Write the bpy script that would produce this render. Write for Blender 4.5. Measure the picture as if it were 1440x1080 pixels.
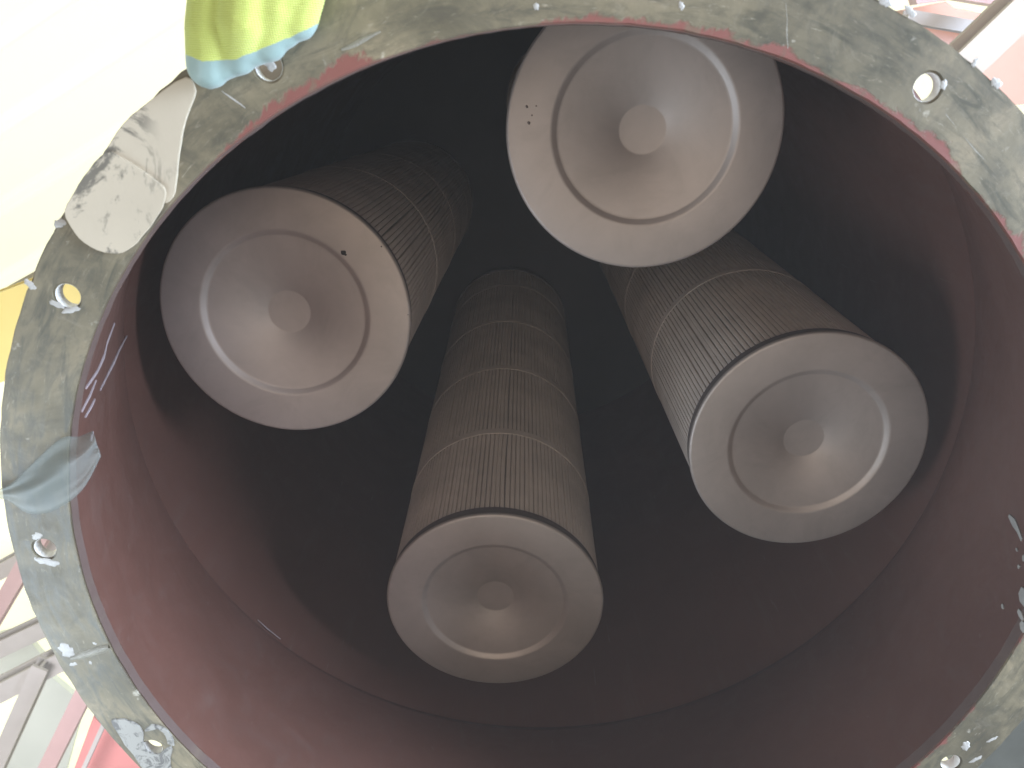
import bpy, bmesh, math, random
from mathutils import Vector, Matrix
random.seed(7)
for o in list(bpy.data.objects): bpy.data.objects.remove(o)
S = bpy.context.scene
COL = S.collection
# ---------------------------------------------------------------- frame of reference
U = 0.444            # metres per unit (unit = radius of the hopper opening)
HAZE = 0.028         # density of the haze added for lens glare
H = 2.20             # height of the flange face above the floor
CAM = (-0.1644, -0.9106, -1.3328)
ROT = ((0.99888, -0.0471, -0.0048), (0.04205, 0.92907, -0.3675), (0.02177, 0.36689, 0.93001))
def W(x, y, z): return Vector((x*U, y*U, H + z*U))
def ray(px, py):
    a, b = (px-720)/1080, (py-540)/1080
    return Vector([a*ROT[0][i] + b*ROT[1][i] + ROT[2][i] for i in range(3)])
def at_z(px, py, z):                      # point of plane z (units) seen at a pixel
    d = ray(px, py); t = (z - CAM[2]) / d.z
    return Vector(CAM) + d*t
def world_z(px, py, Z):                   # the same for a world height in metres
    p = at_z(px, py, (Z - H)/U); return W(*p)
# ---------------------------------------------------------------- camera
cam = bpy.data.cameras.new('camera'); co = bpy.data.objects.new('camera', cam); COL.objects.link(co)
r, u, f = Vector(ROT[0]), -Vector(ROT[1]), Vector(ROT[2])
m = Matrix((( r.x, u.x, -f.x), (r.y, u.y, -f.y), (r.z, u.z, -f.z))).to_4x4()
m.translation = W(*CAM); co.matrix_world = m
cam.sensor_width = 36; cam.lens = 27.0; cam.clip_start = 0.02; cam.clip_end = 300
cam.dof.use_dof = True; cam.dof.focus_distance = 1.0; cam.dof.aperture_fstop = 10.0
S.camera = co
# ---------------------------------------------------------------- light
wd = bpy.data.worlds.new('World'); S.world = wd; wd.use_nodes = True
bg = wd.node_tree.nodes['Background']; bg.inputs[0].default_value = (1.0, 0.93, 0.84, 1); bg.inputs[1].default_value = 0.2
def area(name, loc, target, size, power, col):
    l = bpy.data.lights.new(name, 'AREA'); l.shape = 'DISK'; l.size = size; l.energy = power; l.color = col
    o = bpy.data.objects.new(name, l); COL.objects.link(o); o.location = loc
    o.rotation_euler = (Vector(target) - Vector(loc)).to_track_quat('-Z', 'Y').to_euler(); return o
area('floor_bounce', W(-0.5, -1.3, -4.2), W(0, -0.2, 0.8), 1.5, 12.0, (1.0, 0.81, 0.64))
area('left_wall_fill', W(5.6, -1.9, -1.25), W(-0.95, 0.5, 0.2), 1.6, 350, (0.68, 0.81, 1.0))  # added lamp, lifts the left inner wall in place of lens glare
area('left_flange_fill', W(-2.4, 1.2, -1.1), W(-1.0, 0.5, 0), 0.7, 18, (0.72, 0.86, 1.0))  # added lamp, brightens the left flange where glare lies
area('background_fill', W(-9, 7, -2.0), W(-10, 9, 9), 3.0, 330, (1.0, 0.98, 0.95))  # lamp added from below to brighten the left beams and girder
area('background_fill', W(5, -5, 0.5), W(6, -5, 6), 2.0, 100, (1.0, 0.91, 0.78))  # lamp added to brighten the upper right platform
S.view_settings.view_transform = 'Standard'; S.view_settings.look = 'None'
S.view_settings.exposure = 0.0; S.view_settings.gamma = 1.0; S.view_settings.use_curve_mapping = False
S.render.engine = 'CYCLES'; S.render.resolution_x = 1024; S.render.resolution_y = 768
S.cycles.max_bounces = 5; S.cycles.diffuse_bounces = 4; S.cycles.glossy_bounces = 2; S.cycles.transmission_bounces = 1; S.cycles.volume_bounces = 0
# ---------------------------------------------------------------- helpers
def tag(o, label=None, cat=None, group=None, kind=None):
    for k, v in (('label', label), ('category', cat), ('group', group), ('kind', kind)):
        if v: o[k] = v
    return o
def empty(name, loc, label=None, cat=None, group=None):
    o = bpy.data.objects.new(name, None); COL.objects.link(o); o.location = loc; o.empty_display_size = .05
    return tag(o, label, cat, group)
def smooth_mesh(me, ang=40):
    bm = bmesh.new(); bm.from_mesh(me)
    for fc in bm.faces: fc.smooth = True
    for e in bm.edges:
        if len(e.link_faces) == 2 and e.calc_face_angle(0) > math.radians(ang): e.smooth = False
    bm.to_mesh(me); bm.free()
def obj(name, verts, faces, mat, parent=None, smooth=True, ang=40, loc=None):
    me = bpy.data.meshes.new(name); me.from_pydata([tuple(v) for v in verts], [], faces); me.update()
    bm = bmesh.new(); bm.from_mesh(me); bmesh.ops.recalc_face_normals(bm, faces=bm.faces); bm.to_mesh(me); bm.free()
    if smooth: smooth_mesh(me, ang)
    if mat: me.materials.append(mat)
    o = bpy.data.objects.new(name, me); COL.objects.link(o)
    if parent: o.parent = parent
    if loc is not None: o.location = loc
    return o
def bmobj(name, bm, mat, parent=None, smooth=True, ang=40, loc=None):
    me = bpy.data.meshes.new(name); bm.to_mesh(me); bm.free()
    if smooth: smooth_mesh(me, ang)
    if mat: me.materials.append(mat)
    o = bpy.data.objects.new(name, me); COL.objects.link(o)
    if parent: o.parent = parent
    if loc is not None: o.location = loc
    return o
def lathe(name, prof, n, mat, parent=None, closed=False, ang=35, loc=None):
    vs, fs = [], []
    m_ = len(prof); axis = {}
    for i, (rr, z) in enumerate(prof):
        if rr < 1e-7: axis[i] = len(vs); vs.append((0, 0, z*U))
        else:
            for k in range(n):
                a = 2*math.pi*k/n; vs.append((rr*U*math.cos(a), rr*U*math.sin(a), z*U))
    start, c = [], 0
    for i, (rr, z) in enumerate(prof):
        start.append(c); c += 1 if i in axis else n
    for i in range(m_ if closed else m_-1):
        j = (i+1) % m_
        for k in range(n):
            k2 = (k+1) % n
            A = [start[i]] if i in axis else [start[i]+k, start[i]+k2]
            B = [start[j]] if j in axis else [start[j]+k2, start[j]+k]
            if len(A)+len(B) > 2: fs.append(A+B)
    return obj(name, vs, fs, mat, parent, True, ang, loc)
# ---------------------------------------------------------------- materials
class N:
    def __init__(s, name):
        s.m = bpy.data.materials.new(name); s.m.use_nodes = True; s.t = s.m.node_tree
        s.b = s.t.nodes['Principled BSDF']; s.tc = s.t.nodes.new('ShaderNodeTexCoord')
    def new(s, typ, **kw):
        n = s.t.nodes.new(typ)
        for k, v in kw.items():
            if hasattr(n, k) and k not in n.inputs: setattr(n, k, v)
            else: s.set(n.inputs[k], v)
        return n
    def set(s, inp, v):
        if isinstance(v, bpy.types.NodeSocket): s.t.links.new(v, inp)
        else: inp.default_value = v
    def noise(s, scale, detail=4, rough=.55, dist=0, vec=None):
        n = s.new('ShaderNodeTexNoise'); n.inputs['Scale'].default_value = scale; n.inputs['Detail'].default_value = detail
        n.inputs['Roughness'].default_value = rough; n.inputs['Distortion'].default_value = dist
        s.t.links.new(vec or s.tc.outputs['Object'], n.inputs['Vector']); return n.outputs['Fac']
    def ramp(s, fac, stops):
        n = s.new('ShaderNodeValToRGB'); s.t.links.new(fac, n.inputs[0]); e = n.color_ramp.elements
        while len(e) < len(stops): e.new(.5)
        for i, (p, c) in enumerate(stops):
            e[i].position = p; e[i].color = (*c, 1) if len(c) == 3 else c
        return n.outputs[0]
    def step(s, fac, a, b): return s.ramp(fac, [(a, (0, 0, 0)), (b, (1, 1, 1))])
    def mix(s, fac, a, b):
        n = s.new('ShaderNodeMix', data_type='RGBA'); s.set(n.inputs[0], fac)
        s.set(n.inputs[6], (*a, 1) if isinstance(a, tuple) else a); s.set(n.inputs[7], (*b, 1) if isinstance(b, tuple) else b)
        return n.outputs[2]
    def math(s, op, a, b=0.0, c=0.0):
        n = s.new('ShaderNodeMath', operation=op); s.set(n.inputs[0], a); s.set(n.inputs[1], b); s.set(n.inputs[2], c); return n.outputs[0]
    def bump(s, h, strength=.3, dist=.002):
        n = s.new('ShaderNodeBump'); n.inputs['Strength'].default_value = strength; n.inputs['Distance'].default_value = dist
        s.t.links.new(h, n.inputs['Height']); s.t.links.new(n.outputs[0], s.b.inputs['Normal'])
    def done(s, col=None, rough=.5, metal=0, spec=.5, **kw):
        if col is not None: s.set(s.b.inputs['Base Color'], (*col, 1) if isinstance(col, tuple) else col)
        s.set(s.b.inputs['Roughness'], rough); s.set(s.b.inputs['Metallic'], metal); s.set(s.b.inputs['Specular IOR Level'], spec)
        for k, v in kw.items(): s.set(s.b.inputs[k.replace('_', ' ')], v)
        return s.m
def plain(name, col, rough=.5, metal=0, var=.25, scale=12, bump=.15, **kw):
    n = N(name); f_ = n.noise(scale, 6, .6)
    d = tuple(c*(1-var) for c in col); l = tuple(min(1, c*(1+var*.6)) for c in col)
    c = n.ramp(f_, [(.3, d), (.7, l)])
    n.bump(n.noise(scale*9, 3), bump, .001)
    return n.done(c, rough, metal, **kw)

def flange_material():
    n = N('flange_steel')
    g = n.new('ShaderNodeNewGeometry')
    sp = n.new('ShaderNodeSeparateXYZ'); n.t.links.new(n.tc.outputs['Object'], sp.inputs[0])
    r2 = n.math('SQRT', n.math('ADD', n.math('MULTIPLY', sp.outputs[0], sp.outputs[0]), n.math('MULTIPLY', sp.outputs[1], sp.outputs[1])))
    rn = n.math('DIVIDE', n.math('SUBTRACT', r2, U), .1315*U)          # 0 inner edge .. 1 outer edge
    base = n.ramp(n.noise(7, 7, .62, .6), [(.28, (.070, .060, .042)), (.42, (.130, .114, .074)), (.54, (.195, .168, .108)), (.70, (.32, .262, .170))])
    # streaks dragged along the ring: stretched noise in polar coordinates
    an = n.math('ARCTAN2', sp.outputs[1], sp.outputs[0])
    cmb = n.new('ShaderNodeCombineXYZ'); n.set(cmb.inputs[0], n.math('MULTIPLY', an, 3.2)); n.set(cmb.inputs[1], n.math('MULTIPLY', rn, 1.6))
    st = n.noise(3.4, 8, .66, .9, cmb.outputs[0])
    base = n.mix(n.math('MULTIPLY', n.step(st, .47, .66), .7), base, (.06, .062, .048))
    st2 = n.noise(9.0, 6, .7, 1.2, cmb.outputs[0])
    base = n.mix(n.math('MULTIPLY', n.step(st2, .60, .72), .5), base, (.46, .42, .32))
    fl = n.noise(42, 5, .6)
    base = n.mix(n.math('MULTIPLY', n.step(fl, .66, .72), .5), base, (.62, .59, .5))
    gr = n.noise(19, 9, .72, 1.6)
    base = n.mix(n.math('MULTIPLY', n.step(gr, .50, .68), .55), base, (.07, .066, .05))
    base = n.mix(n.math('MULTIPLY', n.step(n.noise(27, 8, .7, 2.0), .56, .74), .3), base, (.33, .30, .23))
    # red primer laid bare along the inner edge
    e = n.noise(5.5, 10, .68, .6)
    thr = n.math('MULTIPLY', n.math('POWER', n.math('MAXIMUM', n.math('SUBTRACT', e, .44), 0.0), 1.5), 3.4)
    side = n.step(n.math('ADD', n.math('MULTIPLY_ADD', sp.outputs[1], -.6, sp.outputs[0]), .5), .25, .36)
    red = n.math('MULTIPLY', side, n.step(n.math('SUBTRACT', n.math('ADD', thr, .02), rn), .0, .05))
    fine = n.step(n.noise(55, 6, .65, .5), .52, .62)
    col = n.mix(n.math('MULTIPLY', red, n.math('SUBTRACT', 1.0, n.math('MULTIPLY', fine, .6))), base, (.215, .078, .064))
    col = n.mix(n.step(rn, -.02, .03), (.105, .07, .06), col)
    n.bump(n.math('ADD', n.noise(30, 6, .6), n.math('MULTIPLY', red, -.4)), .35, .0015)
    return n.done(col, n.ramp(st, [(.35, (.62,)*3), (.7, (.38,)*3)]), 0, .4)
M_FLANGE = flange_material()
def primer():
    n = N('red_primer_wall')
    c = n.ramp(n.noise(3.2, 6, .6, .3), [(.3, (.098, .042, .030)), (.7, (.140, .060, .044))])
    d = n.noise(16, 6, .65, .8)
    c = n.mix(n.math('MULTIPLY', n.step(d, .52, .8), .15), c, (.14, .108, .094))
    mp = n.new('ShaderNodeMapping'); mp.inputs['Scale'].default_value = (1, 1, .12); n.t.links.new(n.tc.outputs['Object'], mp.inputs['Vector'])
    sk = n.noise(38, 6, .65, .4, mp.outputs[0])
    c = n.mix(n.math('MULTIPLY', n.step(sk, .55, .8), .25), c, (.155, .125, .11))
    sc = n.noise(120, 2, .5, 0, mp.outputs[0])
    c = n.mix(n.math('MULTIPLY', n.step(sc, .72, .76), .2), c, (.22, .185, .17))
    n.bump(n.noise(90, 4), .25, .0008)
    return n.done(c, n.ramp(d, [(.3, (.42,)*3), (.7, (.6,)*3)]), 0, .45)
M_WALL = primer()
M_SHEET = plain('darkened_tube_sheet', (.03, .023, .021), .7, 0, .3, 6, .2)  # shade of the deep end put into this colour
def cap_metal():
    n = N('galvanised_cap')
    f_ = n.noise(9, 7, .6, .4)
    c = n.ramp(f_, [(.3, (.44, .395, .365)), (.7, (.53, .475, .44))])
    oi = n.new('ShaderNodeObjectInfo'); va = n.new('ShaderNodeVectorMath', operation='ADD'); n.t.links.new(n.tc.outputs['Object'], va.inputs[0])
    n.t.links.new(oi.outputs['Location'], va.inputs[1])
    sm = n.noise(13, 8, .7, 1.2, va.outputs[0])
    c = n.mix(n.math('MULTIPLY', n.step(sm, .48, .72), .22), c, (.27, .24, .215))
    du = n.noise(70, 5, .6, .3, va.outputs[0])
    c = n.mix(n.math('MULTIPLY', n.step(du, .6, .72), .14), c, (.52, .48, .44))
    sp = n.step(n.noise(150, 2), .73, .8)
    c = n.mix(n.math('MULTIPLY', sp, .15), c, (.2, .17, .15))
    n.bump(n.noise(240, 3), .06, .0005)
    return n.done(c, n.ramp(n.noise(5, 6), [(.3, (.52,)*3), (.7, (.62,)*3)]), .72, .35)
M_CAP = cap_metal()
M_MEDIA = plain('filter_paper', (.66, .585, .52), .85, 0, .18, 9, .25)
M_BAND = plain('band_tape', (.62, .55, .49), .7, 0, .12, 20, .1)
M_GLUE = plain('dark_potting', (.16, .13, .12), .6, 0, .2, 20, .2)
M_SEAL = plain('white_sealant', (.42, .41, .385), .45, 0, .15, 60, .5)
M_WELD = plain('weld_bead', (.155, .075, .062), .45, 0, .3, 60, .8)
M_SPECK = plain('black_grit', (.03, .025, .022), .8, 0, .4, 200, .8)
def patch_mat(name, col, dirt, thr, scale):
    n = N(name)
    c = n.ramp(n.noise(14, 5), [(.3, tuple(x*.9 for x in col)), (.7, col)])
    d = n.noise(scale, 9, .7, 1.4); d2 = n.noise(7, 3)
    m_ = n.math('MULTIPLY', n.step(d, thr, thr+.07), n.step(d2, .46, .56))
    c = n.mix(n.math('MULTIPLY', m_, .85), c, dirt)
    n.bump(n.noise(70, 5), .3, .001)
    return n.done(c, .5, 0, .4)
M_PATCH = patch_mat('pale_paint_patch', (.54, .48, .375), (.10, .095, .08), .515, 17)
M_PATCH2 = patch_mat('speckled_cement', (.34, .33, .30), (.10, .095, .09), .50, 55)
def film():
    n = N('clear_film')
    return n.done((.25, .285, .27), .45, 0, .4, Alpha=.34)
M_FILM = film()
# ---------------------------------------------------------------- filter housing
hous = empty('filter_housing', W(0, 0, 0), 'dusty steel dust collector housing with bolted flange and dark red inside', 'housing')
def flange():
    TH = .027
    bm = bmesh.new(); edges = []
    def loop(pts):
        vs = [bm.verts.new((x*U, y*U, 0)) for x, y in pts]
        for a, b in zip(vs, vs[1:]+vs[:1]): edges.append(bm.edges.new((a, b)))
    nn = 288
    rnd = random.Random(3)
    jit = [rnd.gauss(0, .0009) for _ in range(nn)]
    loop([((1.1315+jit[k])*math.cos(2*math.pi*k/nn), (1.1315+jit[k])*math.sin(2*math.pi*k/nn)) for k in range(nn)])
    loop([((1.0+jit[k]*.6)*math.cos(2*math.pi*k/nn), (1.0+jit[k]*.6)*math.sin(2*math.pi*k/nn)) for k in range(nn)])
    for k in range(12):
        a = math.radians(30*k - 1.0); cx, cy = 1.066*math.cos(a), 1.066*math.sin(a)
        loop([(cx+(.0225)*math.cos(2*math.pi*j/28), cy+(.0225)*math.sin(2*math.pi*j/28)) for j in range(28)])
    bmesh.ops.triangle_fill(bm, use_beauty=True, use_dissolve=False, edges=edges, normal=(0, 0, 1))
    ret = bmesh.ops.extrude_face_region(bm, geom=list(bm.faces))
    for v in ret['geom']:
        if isinstance(v, bmesh.types.BMVert): v.co.z += TH*U
    bmesh.ops.recalc_face_normals(bm, faces=bm.faces)
    be = [e for e in bm.edges if len(e.link_faces) == 2 and e.calc_face_angle(0) > 1.2 and abs(e.verts[0].co.z-e.verts[1].co.z) < 1e-6 and e.verts[0].co.z < 1e-6]
    bmesh.ops.bevel(bm, geom=be, offset=.0035*U, segments=2, affect='EDGES', clamp_overlap=True)
    return bmobj('flange', bm, M_FLANGE, hous, True, 30)
FL = flange()
M_LINE = plain('whitened_hole_liner', (.74, .73, .70), .45, 0, .15, 80, .3)
for k in range(12):                                      # white liner added so each bolt hole looks lit from behind
    a = math.radians(30*k - 1.0)
    lathe('bolt_hole_liner', [(.0223, .0035), (.0223, .0268), (.0215, .0268), (.0215, .0045)], 28, M_LINE, FL, True, 35, (1.066*U*math.cos(a), 1.066*U*math.sin(a), 0))
lathe('hopper_cone', [(1.0, .0271), (1.247, .772), (1.272, .772), (1.022, .0271)], 192, M_WALL, hous, True)
lathe('shell', [(1.262, .7735), (1.262, 3.55), (1.285, 3.55), (1.285, .7735)], 192, M_WALL, hous, True)
lathe('weld_seam', [(1.2438, .762), (1.2478, .772), (1.2530, .781), (1.2590, .790), (1.2622, .799)], 192, M_WALL, hous)
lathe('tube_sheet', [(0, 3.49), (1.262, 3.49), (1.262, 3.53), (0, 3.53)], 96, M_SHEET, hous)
# vertical weld seam of the cone (faint), scratches and paint chips on its wall
def on_cone(ang, z, lift=.001):
    rr = 1 + (.247/.745)*max(0, z-.0271) - lift
    return Vector((rr*math.cos(ang)*U, rr*math.sin(ang)*U, z*U))
def cone_at(px, py):                      # where a pixel's ray meets the cone wall
    d = ray(px, py); C = Vector(CAM); k = .247/.745
    t0 = -C.z/d.z
    lo, hi = t0, t0+3
    def g(t):
        p = C+d*t; return math.hypot(p.x, p.y) - (1 + k*max(0, p.z-.0271))
    for i in range(400):
        t = t0 + 3*i/400
        if g(t) > 0: break
    lo, hi = t-3/400, t
    for _ in range(30):
        m_ = (lo+hi)/2
        if g(m_) > 0: hi = m_
        else: lo = m_
    p = C+d*hi; return math.atan2(p.y, p.x), p.z
def wall_sliver(name, pts, mat, w0, parent):
    # a thin raised chip following a polyline of pixels on the cone wall
    P = [cone_at(*q) for q in pts]; vs, fs = [], []
    ws = [w0*(.25 + .75*math.sin(math.pi*(i+.35)/(len(P)-.3))) * random.uniform(.7, 1.2) for i in range(len(P))]
    n_ = len(P)
    for i, (a, z) in enumerate(P):
        a0, z0 = P[max(0, i-1)]; a1, z1 = P[min(n_-1, i+1)]
        dx, dz = (a1-a0), (z1-z0); L = math.hypot(dx, dz) or 1
        px_, pz_ = -dz/L*ws[i], dx/L*ws[i]
        for s_ in (-1, 1):
            for lf in (.0004, .003): vs.append(on_cone(a+s_*px_, z+s_*pz_, lf))
    for i in range(n_-1):
        b, c = 4*i, 4*(i+1)
        fs += [(b+1, b+3, c+3, c+1), (b, b+1, c+1, c), (b+2, c+2, c+3, b+3)]
    fs += [(0, 2, 3, 1), (4*n_-4, 4*n_-3, 4*n_-1, 4*n_-2)]
    return obj(name, vs, fs, mat, parent, True)
cone = [o for o in hous.children if o.name.startswith('hopper_cone')][0]
M_SCR = plain('scratched_primer', (.42, .35, .36), .5, 0, .2, 80, .3)
for pts, w in (([(160, 455), (150, 482), (146, 500), (136, 522), (120, 545)], .006),
               ([(180, 468), (168, 490), (160, 508), (148, 532), (140, 548)], .005),
               ([(134, 535), (126, 555), (114, 578)], .005), ([(132, 562), (126, 574), (119, 586)], .004),
               ([(130, 608), (128, 614), (127, 620)], .005)):
    wall_sliver('scratch', pts, M_SCR, w, cone)
for pts, w in (([(1420, 725), (1427, 735), (1433, 746), (1438, 759)], .008), ([(1410, 850), (1411, 853), (1412, 856)], .005),
               ([(1433, 795), (1434, 797), (1433, 799)], .005), ([(1436, 830), (1440, 838), (1444, 850)], .016),
               ([(1433, 858), (1436, 864), (1440, 872)], .008), ([(1437, 875), (1441, 882), (1446, 890)], .010),
               ([(1430, 771), (1431, 773), (1432, 775)], .003), ([(1440, 781), (1441, 785), (1441, 789)], .006)):
    wall_sliver('paint_chip', pts, M_SEAL, w, cone)
wall_sliver('scratch', [(362, 872), (375, 884), (394, 899)], M_SCR, .003, cone)
# sealant, cement and film left on the flange face (thin bodies lying on it)
def face_patch(name, px, mat, th=.004, parent=FL, z0=0.0, wob=.6, sub=3):
    pts = []
    n_ = len(px)
    for i in range(n_):                                   # smooth closed outline
        a, b, c, d = (Vector((*px[(i+k) % n_], 0)) for k in (-1, 0, 1, 2))
        for s_ in range(sub):
            t = s_/sub
            q = .5*((2*b)+(-a+c)*t+(2*a-5*b+4*c-d)*t*t+(-a+3*b-3*c+d)*t**3)
            pts.append((q.x+random.uniform(-wob, wob), q.y+random.uniform(-wob, wob)))
    bm = bmesh.new(); vs = []
    for x, y in pts:
        p = at_z(x, y, z0); vs.append(bm.verts.new((p.x*U, p.y*U, z0*U + .0002)))
    es = [bm.edges.new((a, b)) for a, b in zip(vs, vs[1:]+vs[:1])]
    bmesh.ops.triangle_fill(bm, use_beauty=True, edges=es, normal=(0, 0, 1))
    ret = bmesh.ops.extrude_face_region(bm, geom=list(bm.faces))
    for v in ret['geom']:
        if isinstance(v, bmesh.types.BMVert): v.co.z -= th*U
    bmesh.ops.recalc_face_normals(bm, faces=bm.faces)
    be = [e for e in bm.edges if len(e.link_faces) == 2 and e.calc_face_angle(0) > 1.2 and e.verts[0].co.z < -th*U*.5 and e.verts[1].co.z < -th*U*.5]
    bmesh.ops.bevel(bm, geom=be, offset=th*U*.5, segments=2, affect='EDGES', clamp_overlap=True)
    return bmobj(name, bm, mat, parent, True, 40)
o = face_patch('paint_patch', [(262, 108), (276, 128), (268, 152), (258, 185), (251, 232), (247, 270), (238, 284), (226, 283), (190, 262), (150, 222), (152, 208), (176, 172), (214, 140)], M_PATCH, .005, z0=-.0002)
o['label'] = 'pale beige paint patch smeared with dark grease, upper piece'
o = face_patch('paint_patch', [(150, 214), (172, 222), (205, 242), (230, 262), (234, 276), (225, 300), (206, 326), (188, 346), (166, 356), (138, 352), (112, 334), (97, 312), (92, 295), (105, 270), (126, 238)], M_PATCH, .004, z0=-.0055)
o['label'] = 'pale beige paint patch smeared with dark grease, rounded lower piece'
# cement-like patch round the lower left bolt hole: two lobes left open at the hole
face_patch('cement_patch', [(157, 1014), (166, 1010), (182, 1012), (196, 1020), (202, 1030), (202, 1042), (207, 1054), (222, 1060), (236, 1050), (243, 1052), (240, 1066), (241, 1090), (236, 1108), (206, 1086), (188, 1062), (170, 1038)], M_PATCH2, .003)
face_patch('cement_patch', [(203, 1027), (214, 1018), (230, 1022), (242, 1034), (245, 1048), (236, 1046), (233, 1034), (222, 1025), (210, 1028)], M_PATCH2, .003, sub=2)
def blob(px, py, rpx, sx=1.0, rz=0.0, mat=M_SEAL, name='sealant_blob', th=.5, z0=0.0, parent=FL):
    p = at_z(px, py, z0); sc = rpx/830*U
    bm = bmesh.new(); bmesh.ops.create_icosphere(bm, subdivisions=3, radius=1); ph = random.uniform(0, 6.28)
    for v in bm.verts:
        an = math.atan2(v.co.y, v.co.x); k = 1+.24*math.sin(2*an+ph)+.13*math.sin(5*an+ph*3)+.08*math.sin(9*an+ph*7); v.co = Vector((v.co.x*sc*sx*k, v.co.y*sc*k, v.co.z*sc*th))
    bmesh.ops.rotate(bm, verts=bm.verts, cent=(0, 0, 0), matrix=Matrix.Rotation(rz, 3, 'Z'))
    return bmobj(name, bm, mat, parent, True, 80, (p.x*U, p.y*U, z0*U))
for a in ((84, 314, 7, 1.1, 0), (42, 400, 6, 1.4, .5), (94, 915, 13, 1.2, .3), (103, 934, 6, .8, 1), (127, 932, 3), (133, 905, 3), (1371, 88, 5, .9, .8), (1401, 117, 7, 1, 0),
          (1327, 119, 5, 1.1, .4), (80, 428, 5, 2, .6), (100, 436, 5, 2.4, -.2), (52, 754, 7, 1.2, .2), (1358, 1049, 8, 1.4, .8), (378, 88, 8, 1.2, 1.0),
          (66, 790, 8, 2.2, .1), (1245, 3, 5, 1.8, .6), (1280, 16, 5, 1.6, .6), (1395, 1040, 4, 2.5, -.8), (1372, 1068, 5, 2.2, -.8), (958, 8, 5, .7, 0), (754, 9, 5, .6, 0)):
    blob(*a, th=.12)
# weld beads across the flange joint and smeared ridges
def ridge(pts, w, mat, name, h=.006, parent=FL, px=True, z0=0.0):
    vs, fs = [], []
    P = [at_z(x, y, z0) for x, y in pts]
    for i, p in enumerate(P):
        d = (P[min(i+1, len(P)-1)] - P[max(i-1, 0)]); d.z = 0; d.normalize(); q = Vector((-d.y, d.x, 0))
        ww = w*random.uniform(.75, 1.2)*(.45 if i in (0, len(P)-1) else 1)
        for k in range(5):
            s_ = -1+k*.5
            vs.append((p + q*(s_*ww) + Vector((0, 0, -h*(1-s_*s_)*random.uniform(.8, 1.15)+.0006)))*U)
    for i in range(len(P)-1):
        for k in range(4): fs.append((5*i+k, 5*i+k+1, 5*i+k+6, 5*i+k+5))
    return obj(name, vs, fs, mat, parent, True, 60)
M_GREY = plain('grey_filler', (.25, .235, .19), .5, 0, .25, 60, .6)
ridge([(100, 925), (115, 922), (130, 917), (142, 913), (154, 909)], .012, M_GREY, 'weld_bead')
ridge([(312, 128), (324, 137), (336, 145), (345, 152)], .0035, M_SEAL, 'paint_streak', .0008)
ridge([(1105, 5), (1107, 30), (1106, 48), (1108, 68)], .003, M_GREY, 'joint_line', .0008)
ridge([(1330, 160), (1350, 185), (1372, 212), (1400, 240), (1412, 248)], .006, M_GREY, 'paint_streak', .0006)
ridge([(1418, 262), (1428, 275), (1445, 292)], .005, M_GREY, 'paint_streak', .0006)
ridge([(480, 70), (500, 62), (512, 55), (535, 44)], .005, M_GREY, 'paint_streak', .002)
# ---------------------------------------------------------------- filter cartridges
RC = .366
CART = {  # centre of the cap, axis tilt, band spacing, label
 'T': ((.2008, -.805, .7844), (-.0031, -.0037), .75, 'topmost round filter cartridge, bare metal cap cut off by the flange'),
 'L': ((-.7828, -.2465, .8186), (.0281, .0216), .75, 'left filter cartridge with a black speck on its metal cap'),
 'R': ((.8057, .0862, .791), (-.0018, -.0306), .74, 'right filter cartridge, grey cap beside the red brown wall'),
 'B': ((-.1341, .7344, .8036), (.0174, -.0709), .56, 'lowest filter cartridge, long pleated body in view above its cap')}
def media(seed, L, bands, parent):
    rnd = random.Random(seed); NP = 138; R1, R0 = .358, .318
    nz = 40; zs = [.030 + (L-.030)*i/(nz-1) for i in range(nz)]
    offs = [rnd.gauss(0, .035) for _ in range(NP)]; lean = [rnd.gauss(0, .05) for _ in range(NP)]
    for _ in range(5):                                   # a few bent pleats
        k = rnd.randrange(NP); s_ = rnd.choice((-1, 1))
        for j in range(3): lean[(k+j) % NP] += s_*.22*(1-j*.3)
    hw = [rnd.uniform(.448, .468) for _ in range(NP)]
    vs, fs = [], []
    prof = ((-1.0, R1-.0045), (-.80, R1-.0010), (0, R1), (.80, R1-.0010), (1.0, R1-.0045))
    for z in zs:
        b = [0, .030] + bands
        lo = max([q for q in b if q <= z] or [0]); hi = min([q for q in bands+[L+.3] if q > z])
        tt = (z-lo)/(hi-lo); sw = math.sin(math.pi*tt)
        for k in range(NP):
            c = k + offs[k]*.45 + lean[k]*sw
            w = hw[k]
            for q, rr in prof:
                a = 2*math.pi*(c+q*w)/NP; vs.append((rr*U*math.cos(a), rr*U*math.sin(a), z*U))
            a = 2*math.pi*(k+.5+.5*(offs[k]+offs[(k+1) % NP])*.45)/NP
            vs.append((R0*U*math.cos(a), R0*U*math.sin(a), z*U))
    row = NP*6
    for i in range(nz-1):
        for j in range(row):
            j2 = (j+1) % row
            fs.append((i*row+j, i*row+j2, (i+1)*row+j2, (i+1)*row+j))
    return obj('pleated_media', vs, fs, M_MEDIA, parent, True, 50)
CAPPROF = [(0, .0430), (.060, .0430), (.066, .0422), (.070, .0400), (.216, .0135), (.226, .0120), (.2315, .0112), (.2345, .0095), (.2435, .0025), (.248, .0006), (.2525, 0), (.357, 0), (.361, .0009), (.3645, .0035), (.366, .0075), (.366, .012), (.3625, .0125), (.362, .010), (.24, .009)]
cap_proto = None
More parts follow.
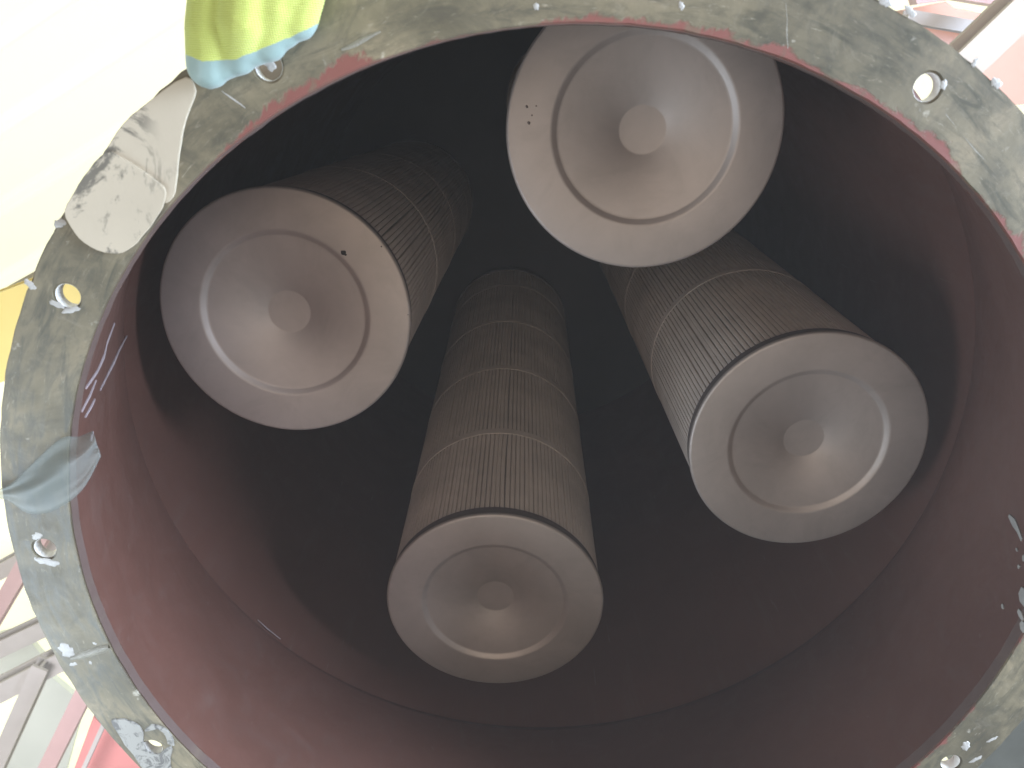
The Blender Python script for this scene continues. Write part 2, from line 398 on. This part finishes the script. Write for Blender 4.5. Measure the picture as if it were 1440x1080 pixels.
for key, (c, tilt, sp, label) in CART.items():
    root = empty('filter_cartridge', W(*c), label, 'air filter', 'filter cartridges hanging in the housing')
    ax = Vector((tilt[0], tilt[1], 1)).normalized()
    root.rotation_euler = Vector((0, 0, 1)).rotation_difference(ax).to_euler()
    L = 3.486 - c[2] - .03
    bands = []
    z = sp
    while z < L-.15: bands.append(z); z += sp*(1.0 if key != 'B' else 1.06)
    if cap_proto is None:
        cap = lathe('end_cap', CAPPROF, 160, M_CAP, root, False, 50); cap_proto = cap
    else:
        cap = bpy.data.objects.new('end_cap', cap_proto.data); COL.objects.link(cap); cap.parent = root
    media({'T': 1, 'L': 2, 'R': 3, 'B': 4}[key], L, bands, root)
    lathe('potting_ring', [(.3615, .0127), (.3615, .048), (.359, .053), (.330, .055), (.330, .0127)], 128, M_GLUE, root)
    for b in bands:
        lathe('band', [(.3575, b-.019), (.3595, b-.018), (.3595, b+.018), (.3575, b+.019)], 128, M_BAND, root, True)
    lathe('mounting_collar', [(.358, L-.03), (.364, L-.03), (.364, L+.028), (.33, L+.028)], 96, M_GLUE, root)
    if key in 'TL':
        for (px, py, rp) in ({'L': [(483, 355, 5), (486, 358, 2.5), (537, 346, 1.5), (575, 440, 1.2)], 'T': [(744, 173, 3), (741, 150, 2.5), (754, 149, 1.5), (748, 162, 1.5)]}[key]):
            p = at_z(px, py, c[2]); sc = rp/560*U
            bm = bmesh.new(); bmesh.ops.create_icosphere(bm, subdivisions=1, radius=1)
            for v in bm.verts: v.co *= sc*random.uniform(.6, 1.15); v.co.z *= .3
            bmobj('grit_speck', bm, M_SPECK if key == 'L' else M_GLUE, cap, True, 80, ((p.x-c[0])*U, (p.y-c[1])*U, (p.x-c[0])*-tilt[0]*U + (p.y-c[1])*-tilt[1]*U))
# ---------------------------------------------------------------- torn clear film stuck on the flange
def film_piece():
    bm = bmesh.new(); rnd = random.Random(5); N_, K = 30, 14
    top = [(-30, 690), (8, 684), (45, 652), (85, 617), (110, 614), (130, 606)]
    bot = [(-30, 706), (6, 702), (40, 722), (75, 718), (115, 690), (142, 642)]
    def lerp(L, t):
        x = t*(len(L)-1); i = min(int(x), len(L)-2); f_ = x-i
        a, b, c, d = (Vector(L[max(0, min(len(L)-1, i+k))]) for k in (-1, 0, 1, 2))
        return .5*((2*b)+(-a+c)*f_+(2*a-5*b+4*c-d)*f_*f_+(-a+3*b-3*c+d)*f_**3)
    g = []
    for i in range(N_+1):
        t = i/N_; a, b = lerp(top, t), lerp(bot, t); rowv = []
        for k in range(K+1):
            s_ = k/K; q = a.lerp(b, s_)
            z = -.012 - .006*math.sin(s_*10+t*5)*(.2+t) - .014*math.sin(math.pi*s_)*(.3+t) - .002*math.sin(s_*23-t*9)*t
            p = at_z(q.x, q.y, z); rowv.append(bm.verts.new(W(*p)))
        g.append(rowv)
    for i in range(N_):
        for k in range(K): bm.faces.new((g[i][k], g[i][k+1], g[i+1][k+1], g[i+1][k]))
    o = bmobj('plastic_film', bm, M_FILM, None, True, 180)
    md = o.modifiers.new('solid', 'SOLIDIFY'); md.thickness = .0003
    return tag(o, 'torn scrap of clear plastic film clinging to the left flange', 'plastic film')
film_piece()
# ---------------------------------------------------------------- gloved hand holding the flange
def glove():
    bm = bmesh.new()
    def ball(p, rad):
        r_ = bmesh.ops.create_icosphere(bm, subdivisions=2, radius=rad*U)
        bmesh.ops.translate(bm, verts=r_['verts'], vec=W(*p))
    def limb(pts):                                        # tapered chain of overlapping balls
        for (a, ra), (b, rb) in zip(pts, pts[1:]):
            n_ = max(2, int((b-a).length/(min(ra, rb)*.18)))
            for i in range(n_+1):
                t = i/n_; ball(a.lerp(b, t), ra*(1-t)+rb*t)
    def q(px, py, z): return at_z(px, py, z)
    tips = [[(293, 94), (296, 40), (304, -30), (322, -110)], [(333, 77), (339, 28), (348, -40), (362, -118)],
            [(376, 58), (383, 6), (392, -52), (404, -122)], [(417, 26), (426, -20), (434, -66), (444, -124)]]
    rads = [(.034, .038, .038, .040), (.032, .0375, .038, .040), (.032, .037, .038, .040), (.034, .037, .037, .038)]
    zz = (-.036, -.054, -.066, -.040)
    for fi, (pt, rd) in enumerate(zip(tips, rads)):
        limb([(q(*p, z + (0, -.014, -.002, .006)[fi]*(1 if z < -.04 else 0)), r_) for p, z, r_ in zip(pt, zz, rd)])
    for (pa, ra), (pb, rb) in zip(zip(tips, rads), list(zip(tips, rads))[1:]):       # stretched knit between neighbours
        limb([(q((a[0]+b[0])/2, (a[1]+b[1])/2, z), .5*(r1+r2)*k) for a, b, z, r1, r2, k in zip(pa, pb, zz, ra, rb, (.90, .88, .86, .95))])
    # palm, outside the rim
    k0, k3 = q(318, -110, -.040), q(444, -124, -.040)
    wrist = q(400, -330, -.10)
    for i in range(5):
        t = i/4; a = k0.lerp(k3, t)
        limb([(a, .040), (a.lerp(wrist, .5)+Vector((0, 0, .0)), .050), (wrist + Vector(((t-.5)*.08, 0, 0)), .052)])
    # thumb over the back of the flange
    tb = k0.lerp(wrist, .65)
    limb([(tb, .046), (tb+Vector((-.07, .04, .06)), .042), (q(335, -70, .066), .036), (q(352, -8, .066), .032)])
    limb([(wrist, .060), (wrist+Vector((.02, -.20, -.10)), .066)])
    me = bpy.data.meshes.new('glove_src'); bm.to_mesh(me); bm.free()
    o = bpy.data.objects.new('glove_src', me); COL.objects.link(o)
    rm = o.modifiers.new('r', 'REMESH'); rm.mode = 'VOXEL'; rm.voxel_size = .0016
    sm = o.modifiers.new('s', 'SMOOTH'); sm.iterations = 13; sm.factor = .5
    dg = bpy.context.evaluated_depsgraph_get()
    me2 = bpy.data.meshes.new_from_object(o.evaluated_get(dg)); bpy.data.objects.remove(o)
    me2.name = 'gloved_hand'
    for p in me2.polygons: p.use_smooth = True
    # which part of the knit was dipped: past a slanting line across the fingers
    at = me2.attributes.new('dip', 'FLOAT', 'POINT')
    line = [(200, 50), (258, 76), (285, 86), (330, 84), (390, 60), (432, 42), (500, 5)]
    Rm = Matrix(ROT)
    for i, v in enumerate(me2.vertices):
        p = Vector((v.co.x/U, v.co.y/U, (v.co.z-H)/U)) - Vector(CAM)
        c = Rm @ p
        if c.z < .2: at.data[i].value = 0; continue
        x, y = 720+1080*c.x/c.z, 540+1080*c.y/c.z
        yy = line[0][1] if x < line[0][0] else line[-1][1]
        for (x0, y0), (x1, y1) in zip(line, line[1:]):
            if x0 <= x <= x1: yy = y0+(y1-y0)*(x-x0)/(x1-x0)
        z = v.co.z
        at.data[i].value = max(0, min(1, .5+(y-yy)/10))
    n = N('glove_knit')
    a = n.new('ShaderNodeAttribute'); a.attribute_name = 'dip'
    dip = n.step(n.math('ADD', a.outputs['Fac'], n.math('MULTIPLY', n.math('SUBTRACT', n.noise(120, 3), .5), .5)), .42, .58)
    wv = n.new('ShaderNodeTexWave', wave_type='BANDS', bands_direction='Y'); wv.inputs['Scale'].default_value = 230; wv.inputs['Distortion'].default_value = 1.4
    wv.inputs['Detail'].default_value = 1; n.t.links.new(n.tc.outputs['Object'], wv.inputs['Vector'])
    wx = n.new('ShaderNodeTexWave', wave_type='BANDS', bands_direction='X'); wx.inputs['Scale'].default_value = 210; wx.inputs['Distortion'].default_value = 1.0
    n.t.links.new(n.tc.outputs['Object'], wx.inputs['Vector'])
    knit = n.math('MULTIPLY', wv.outputs['Fac'], n.math('ADD', n.math('MULTIPLY', wx.outputs['Fac'], .5), .5))
    yel = n.mix(n.math('MULTIPLY', knit, .95), (.42, .47, .085), (.58, .63, .19))
    yel = n.mix(n.math('MULTIPLY', n.step(n.noise(26, 6), .56, .7), .3), yel, (.30, .30, .06))
    blu = n.ramp(n.noise(30, 5), [(.3, (.20, .285, .265)), (.7, (.27, .365, .34))])
    col = n.mix(dip, yel, blu)
    n.bump(n.math('ADD', n.math('MULTIPLY', knit, n.math('SUBTRACT', 1.0, n.math('MULTIPLY', dip, .9))), n.math('MULTIPLY', n.noise(22, 4), 2.5)), .6, .001)
    n.done(col, n.math('SUBTRACT', .85, n.math('MULTIPLY', dip, .4)), 0, .3, Sheen_Weight=.2)
    me2.materials.append(n.m)
    g = bpy.data.objects.new('gloved_hand', me2); COL.objects.link(g)
    tag(g, 'hand in yellow knit glove with light blue dipped fingertips gripping the flange', 'gloved hand')
    # sleeve
    w0 = wrist+Vector((.015, -.15, -.075)); w1 = w0+Vector((.10, -.55, -.42)); d = (w1-w0).normalized()
    a_ = d.cross(Vector((0, 0, 1))).normalized(); b_ = d.cross(a_); vs, fs = [], []
    for i in range(14):
        t = i/13
        for k in range(36):
            an = 2*math.pi*k/36; rr = .088+.035*t+.004*math.sin(t*40+math.sin(an*2)*1.5)
            vs.append(W(*(w0+d*(t*.62)+a_*(math.cos(an)*rr)+b_*(math.sin(an)*rr))))
    for i in range(13):
        for k in range(36): fs.append((i*36+k, i*36+(k+1) % 36, (i+1)*36+(k+1) % 36, (i+1)*36+k))
    obj('sleeve', vs, fs, plain('sleeve_cloth', (.05, .07, .14), .9, 0, .3, 30, .4), g, True, 80)
    return g
glove()
# ---------------------------------------------------------------- the hall around it
def glow(name, col, emit, rough=.6):
    n = N(name); c = n.ramp(n.noise(.6, 4), [(.3, tuple(x*.95 for x in col)), (.7, col)])
    return n.done(c, rough, 0, .3, Emission_Color=(*col, 1), Emission_Strength=emit)
n = N('translucent_roofing_glow'); M_ROOF = n.done((.42, .42, .30), .7, 0, .2, Emission_Color=(.92, .92, .71, 1), Emission_Strength=1.12)  # emission stands in for daylight shining through the sheets
M_PANEL = plain('pale_green_sheet', (.74, .80, .77), .6, 0, .06, 1.0, .02)
M_STEEL = plain('grey_steel_paint', (.42, .40, .41), .55, 0, .12, 3, .05)
M_PINK = plain('glare_paled_red', (.50, .33, .35), .55, 0, .12, 3, .05)  # red paled in the colour to carry the glare over it
M_RED = plain('red_paint', (.56, .20, .21), .5, 0, .12, 2, .05)  # red lightened in the colour for the glare wash
M_YELLOW = plain('yellow_crane_paint', (.92, .76, .22), .45, 0, .06, 2, .03)
M_DECK = plain('peach_red_deck_paint', (.56, .27, .20), .5, 0, .1, 2, .05)
M_BROWN = plain('brown_grey_steel', (.34, .28, .23), .6, 0, .12, 3, .05)
M_DARK = plain('green_grey_paint', (.09, .105, .095), .6, 0, .35, 5, .1)
def corrugated():
    a, b = world_z(0, 323, 7.2), world_z(113, 253, 7.2); d = (b-a); d.z = 0; d.normalize(); q = Vector((-d.y, d.x, 0))
    o0 = Vector((0, 0, 7.2)); vs, fs = [], []
    prof = []; x = -16.0
    while x < 16:
        prof += [(x, 0), (x+.30, 0), (x+.335, .045), (x+.385, .045)]; x += .42
    for s_ in (-18, 18):
        for (t, h) in prof: vs.append(o0 + d*s_ + q*t + Vector((0, 0, h)))
    n_ = len(prof)
    for i in range(n_-1): fs.append((i, i+1, n_+i+1, n_+i))
    return tag(obj('roof', vs, fs, M_ROOF, None, False), None, None, None, 'structure')
corrugated()
def ibeam(name, p0, p1, w, h, mat, label, cat, group=None, t=.18, roll=0.0):
    d = (p1-p0); L = d.length; d.normalize()
    up = Vector((0, 0, 1)); sx = d.cross(up).normalized(); uz = sx.cross(d).normalized()
    if roll: sx, uz = sx*math.cos(roll)+uz*math.sin(roll), uz*math.cos(roll)-sx*math.sin(roll)
    a, b, c = w/2, h/2, w/2*t
    pr = [(-a, -b), (a, -b), (a, -b+2*c), (c, -b+2*c), (c, b-2*c), (a, b-2*c), (a, b), (-a, b), (-a, b-2*c), (-c, b-2*c), (-c, -b+2*c), (-a, -b+2*c)]
    vs = [d*s_ + sx*x + uz*y for s_ in (0, L) for x, y in pr]
    n_ = len(pr); fs = [(i, (i+1) % n_, n_+(i+1) % n_, n_+i) for i in range(n_)] + [tuple(range(n_-1, -1, -1)), tuple(range(n_, 2*n_))]
    o = obj(name, vs, fs, mat, None, False, loc=p0)
    return tag(o, label, cat, group)
def beam_px(a, b, Z, w, h, mat, label, ext=.15, Zb=None, name='roof_beam', cat='beam', group='roof beams'):
    p, q = world_z(*a, Z), world_z(*b, Zb or Z); d = q-p
    return ibeam(name, p-d*ext, q+d*ext, w, h, mat, label, cat, group)
beam_px((-60, 835), (90, 752), 6.8, .12, .14, M_STEEL, 'highest grey beam at the left picture edge', .2)
beam_px((-20, 890), (70, 735), 6.5, .11, .12, M_PINK, 'pinkish brace crossing behind the left flange bolt hole', .1)
beam_px((-60, 937), (150, 838), 6.4, .13, .15, M_STEEL, 'grey roof beam above the bright roof opening', .2)
beam_px((-60, 1000), (190, 872), 6.0, .14, .15, M_STEEL, 'grey roof beam ending behind the white sealant blob', .2)
beam_px((60, 936), (-14, 1100), 5.9, .11, .11, M_STEEL, 'grey diagonal brace below the lowest grey beam', .02)
beam_px((122, 968), (52, 1110), 5.4, .10, .10, M_PINK, 'pale red brace beside the red panel', .05)
def slab(name, px, Z, th, mat, label, cat, tilt=0.0, parent=None):
    P = [world_z(x, y, Z) for x, y in px]; c = sum(P, Vector())/len(P); n_ = len(P)
    vs = [p-c for p in P] + [p-c+Vector((0, 0, th)) for p in P]
    fs = [tuple(range(n_)), tuple(range(2*n_-1, n_-1, -1))] + [(i, (i+1) % n_, n_+(i+1) % n_, n_+i) for i in range(n_)]
    o = obj(name, vs, fs, mat, parent, False, loc=c); return tag(o, label, cat) if label else o
slab('roof_panel', [(-60, 905), (28, 885), (62, 925), (-60, 985)], 7.0, .05, M_PANEL, 'pale green roof sheet beside the bright opening, between grey beams', 'roof panel')
slab('roof_panel', [(58, 940), (118, 990), (80, 1130), (-40, 1130), (10, 1030)], 6.9, .05, M_PANEL, 'pale green roof sheet behind the lower left braces', 'roof panel')
red = slab('red_panel', [(131, 1008), (190, 1062), (240, 1120), (90, 1120)], 4.6, .08, M_RED, 'red painted steel panel below the left flange edge', 'panel')
beam_px((100, 1120), (150, 1010), 4.5, .02, .03, M_STEEL, 'thin grey strip along the red panel edge', .02, name='edge_strip', cat='strip', group=None)
# crane girder at the left
def girder():
    a, b = world_z(-140, 520, 5.6), world_z(140, 420, 5.6)
    d = (b-a).normalized(); o = ibeam('crane_girder', a-d*1.0, b+d*.3, .42, .5, M_YELLOW, 'yellow crane girder seen at the left edge and through a bolt hole', 'girder')
girder()
beam_px((-30, 434), (110, 356), 6.6, .06, .08, M_STEEL, 'thin grey rail above the yellow girder', .2)
# red platform at upper right
slab('platform_deck', [(1268, 14), (1330, 2), (1342, 11), (1408, 24), (1420, 12), (1520, 24), (1520, 140), (1400, 150)], 4.6, .06, M_DECK, 'red platform deck plate at the upper right', 'platform')
slab('platform_deck', [(1270, -60), (1520, -60), (1520, 22), (1418, 10), (1345, -2), (1290, 6)], 4.9, .06, M_PINK, 'pale red platform deck above the bright gap', 'platform')
beam_px((1364, 76), (1450, -6), 4.2, .10, .12, M_BROWN, 'brown grey beam under the red platform', .25)
beam_px((1278, 24), (1385, 42), 4.5, .04, .05, M_STEEL, 'thin rail under the red platform', .05)
# dark tank shell at lower right
slab('steel_tank', [(1445, 985), (1372, 1085), (1380, 1140), (1600, 1140), (1600, 960)], 4.2, .5, M_DARK, 'dark green grey steel plate beyond the lower right flange', 'tank')

# ---------------------------------------------------------------- thin haze added to stand in for veiling glare
n = N('glare_haze'); n.t.nodes.remove(n.b)
pv = n.t.nodes.new('ShaderNodeVolumePrincipled'); pv.inputs['Color'].default_value = (.98, .94, .90, 1)
pv.inputs['Density'].default_value = HAZE; pv.inputs['Anisotropy'].default_value = .2
n.t.links.new(pv.outputs[0], [q for q in n.t.nodes if q.type == 'OUTPUT_MATERIAL'][0].inputs['Volume'])
a, b, c, d, lo, hi = -24, 24, -24, 24, -1.0, 7.6
vs = [(x, y, z) for z in (lo, hi) for x, y in ((a, c), (b, c), (b, d), (a, d))]
hz = obj('haze', vs, [(0, 3, 2, 1), (4, 5, 6, 7), (0, 1, 5, 4), (1, 2, 6, 5), (2, 3, 7, 6), (3, 0, 4, 7)], n.m, None, False)
tag(hz, None, None, None, 'stuff')
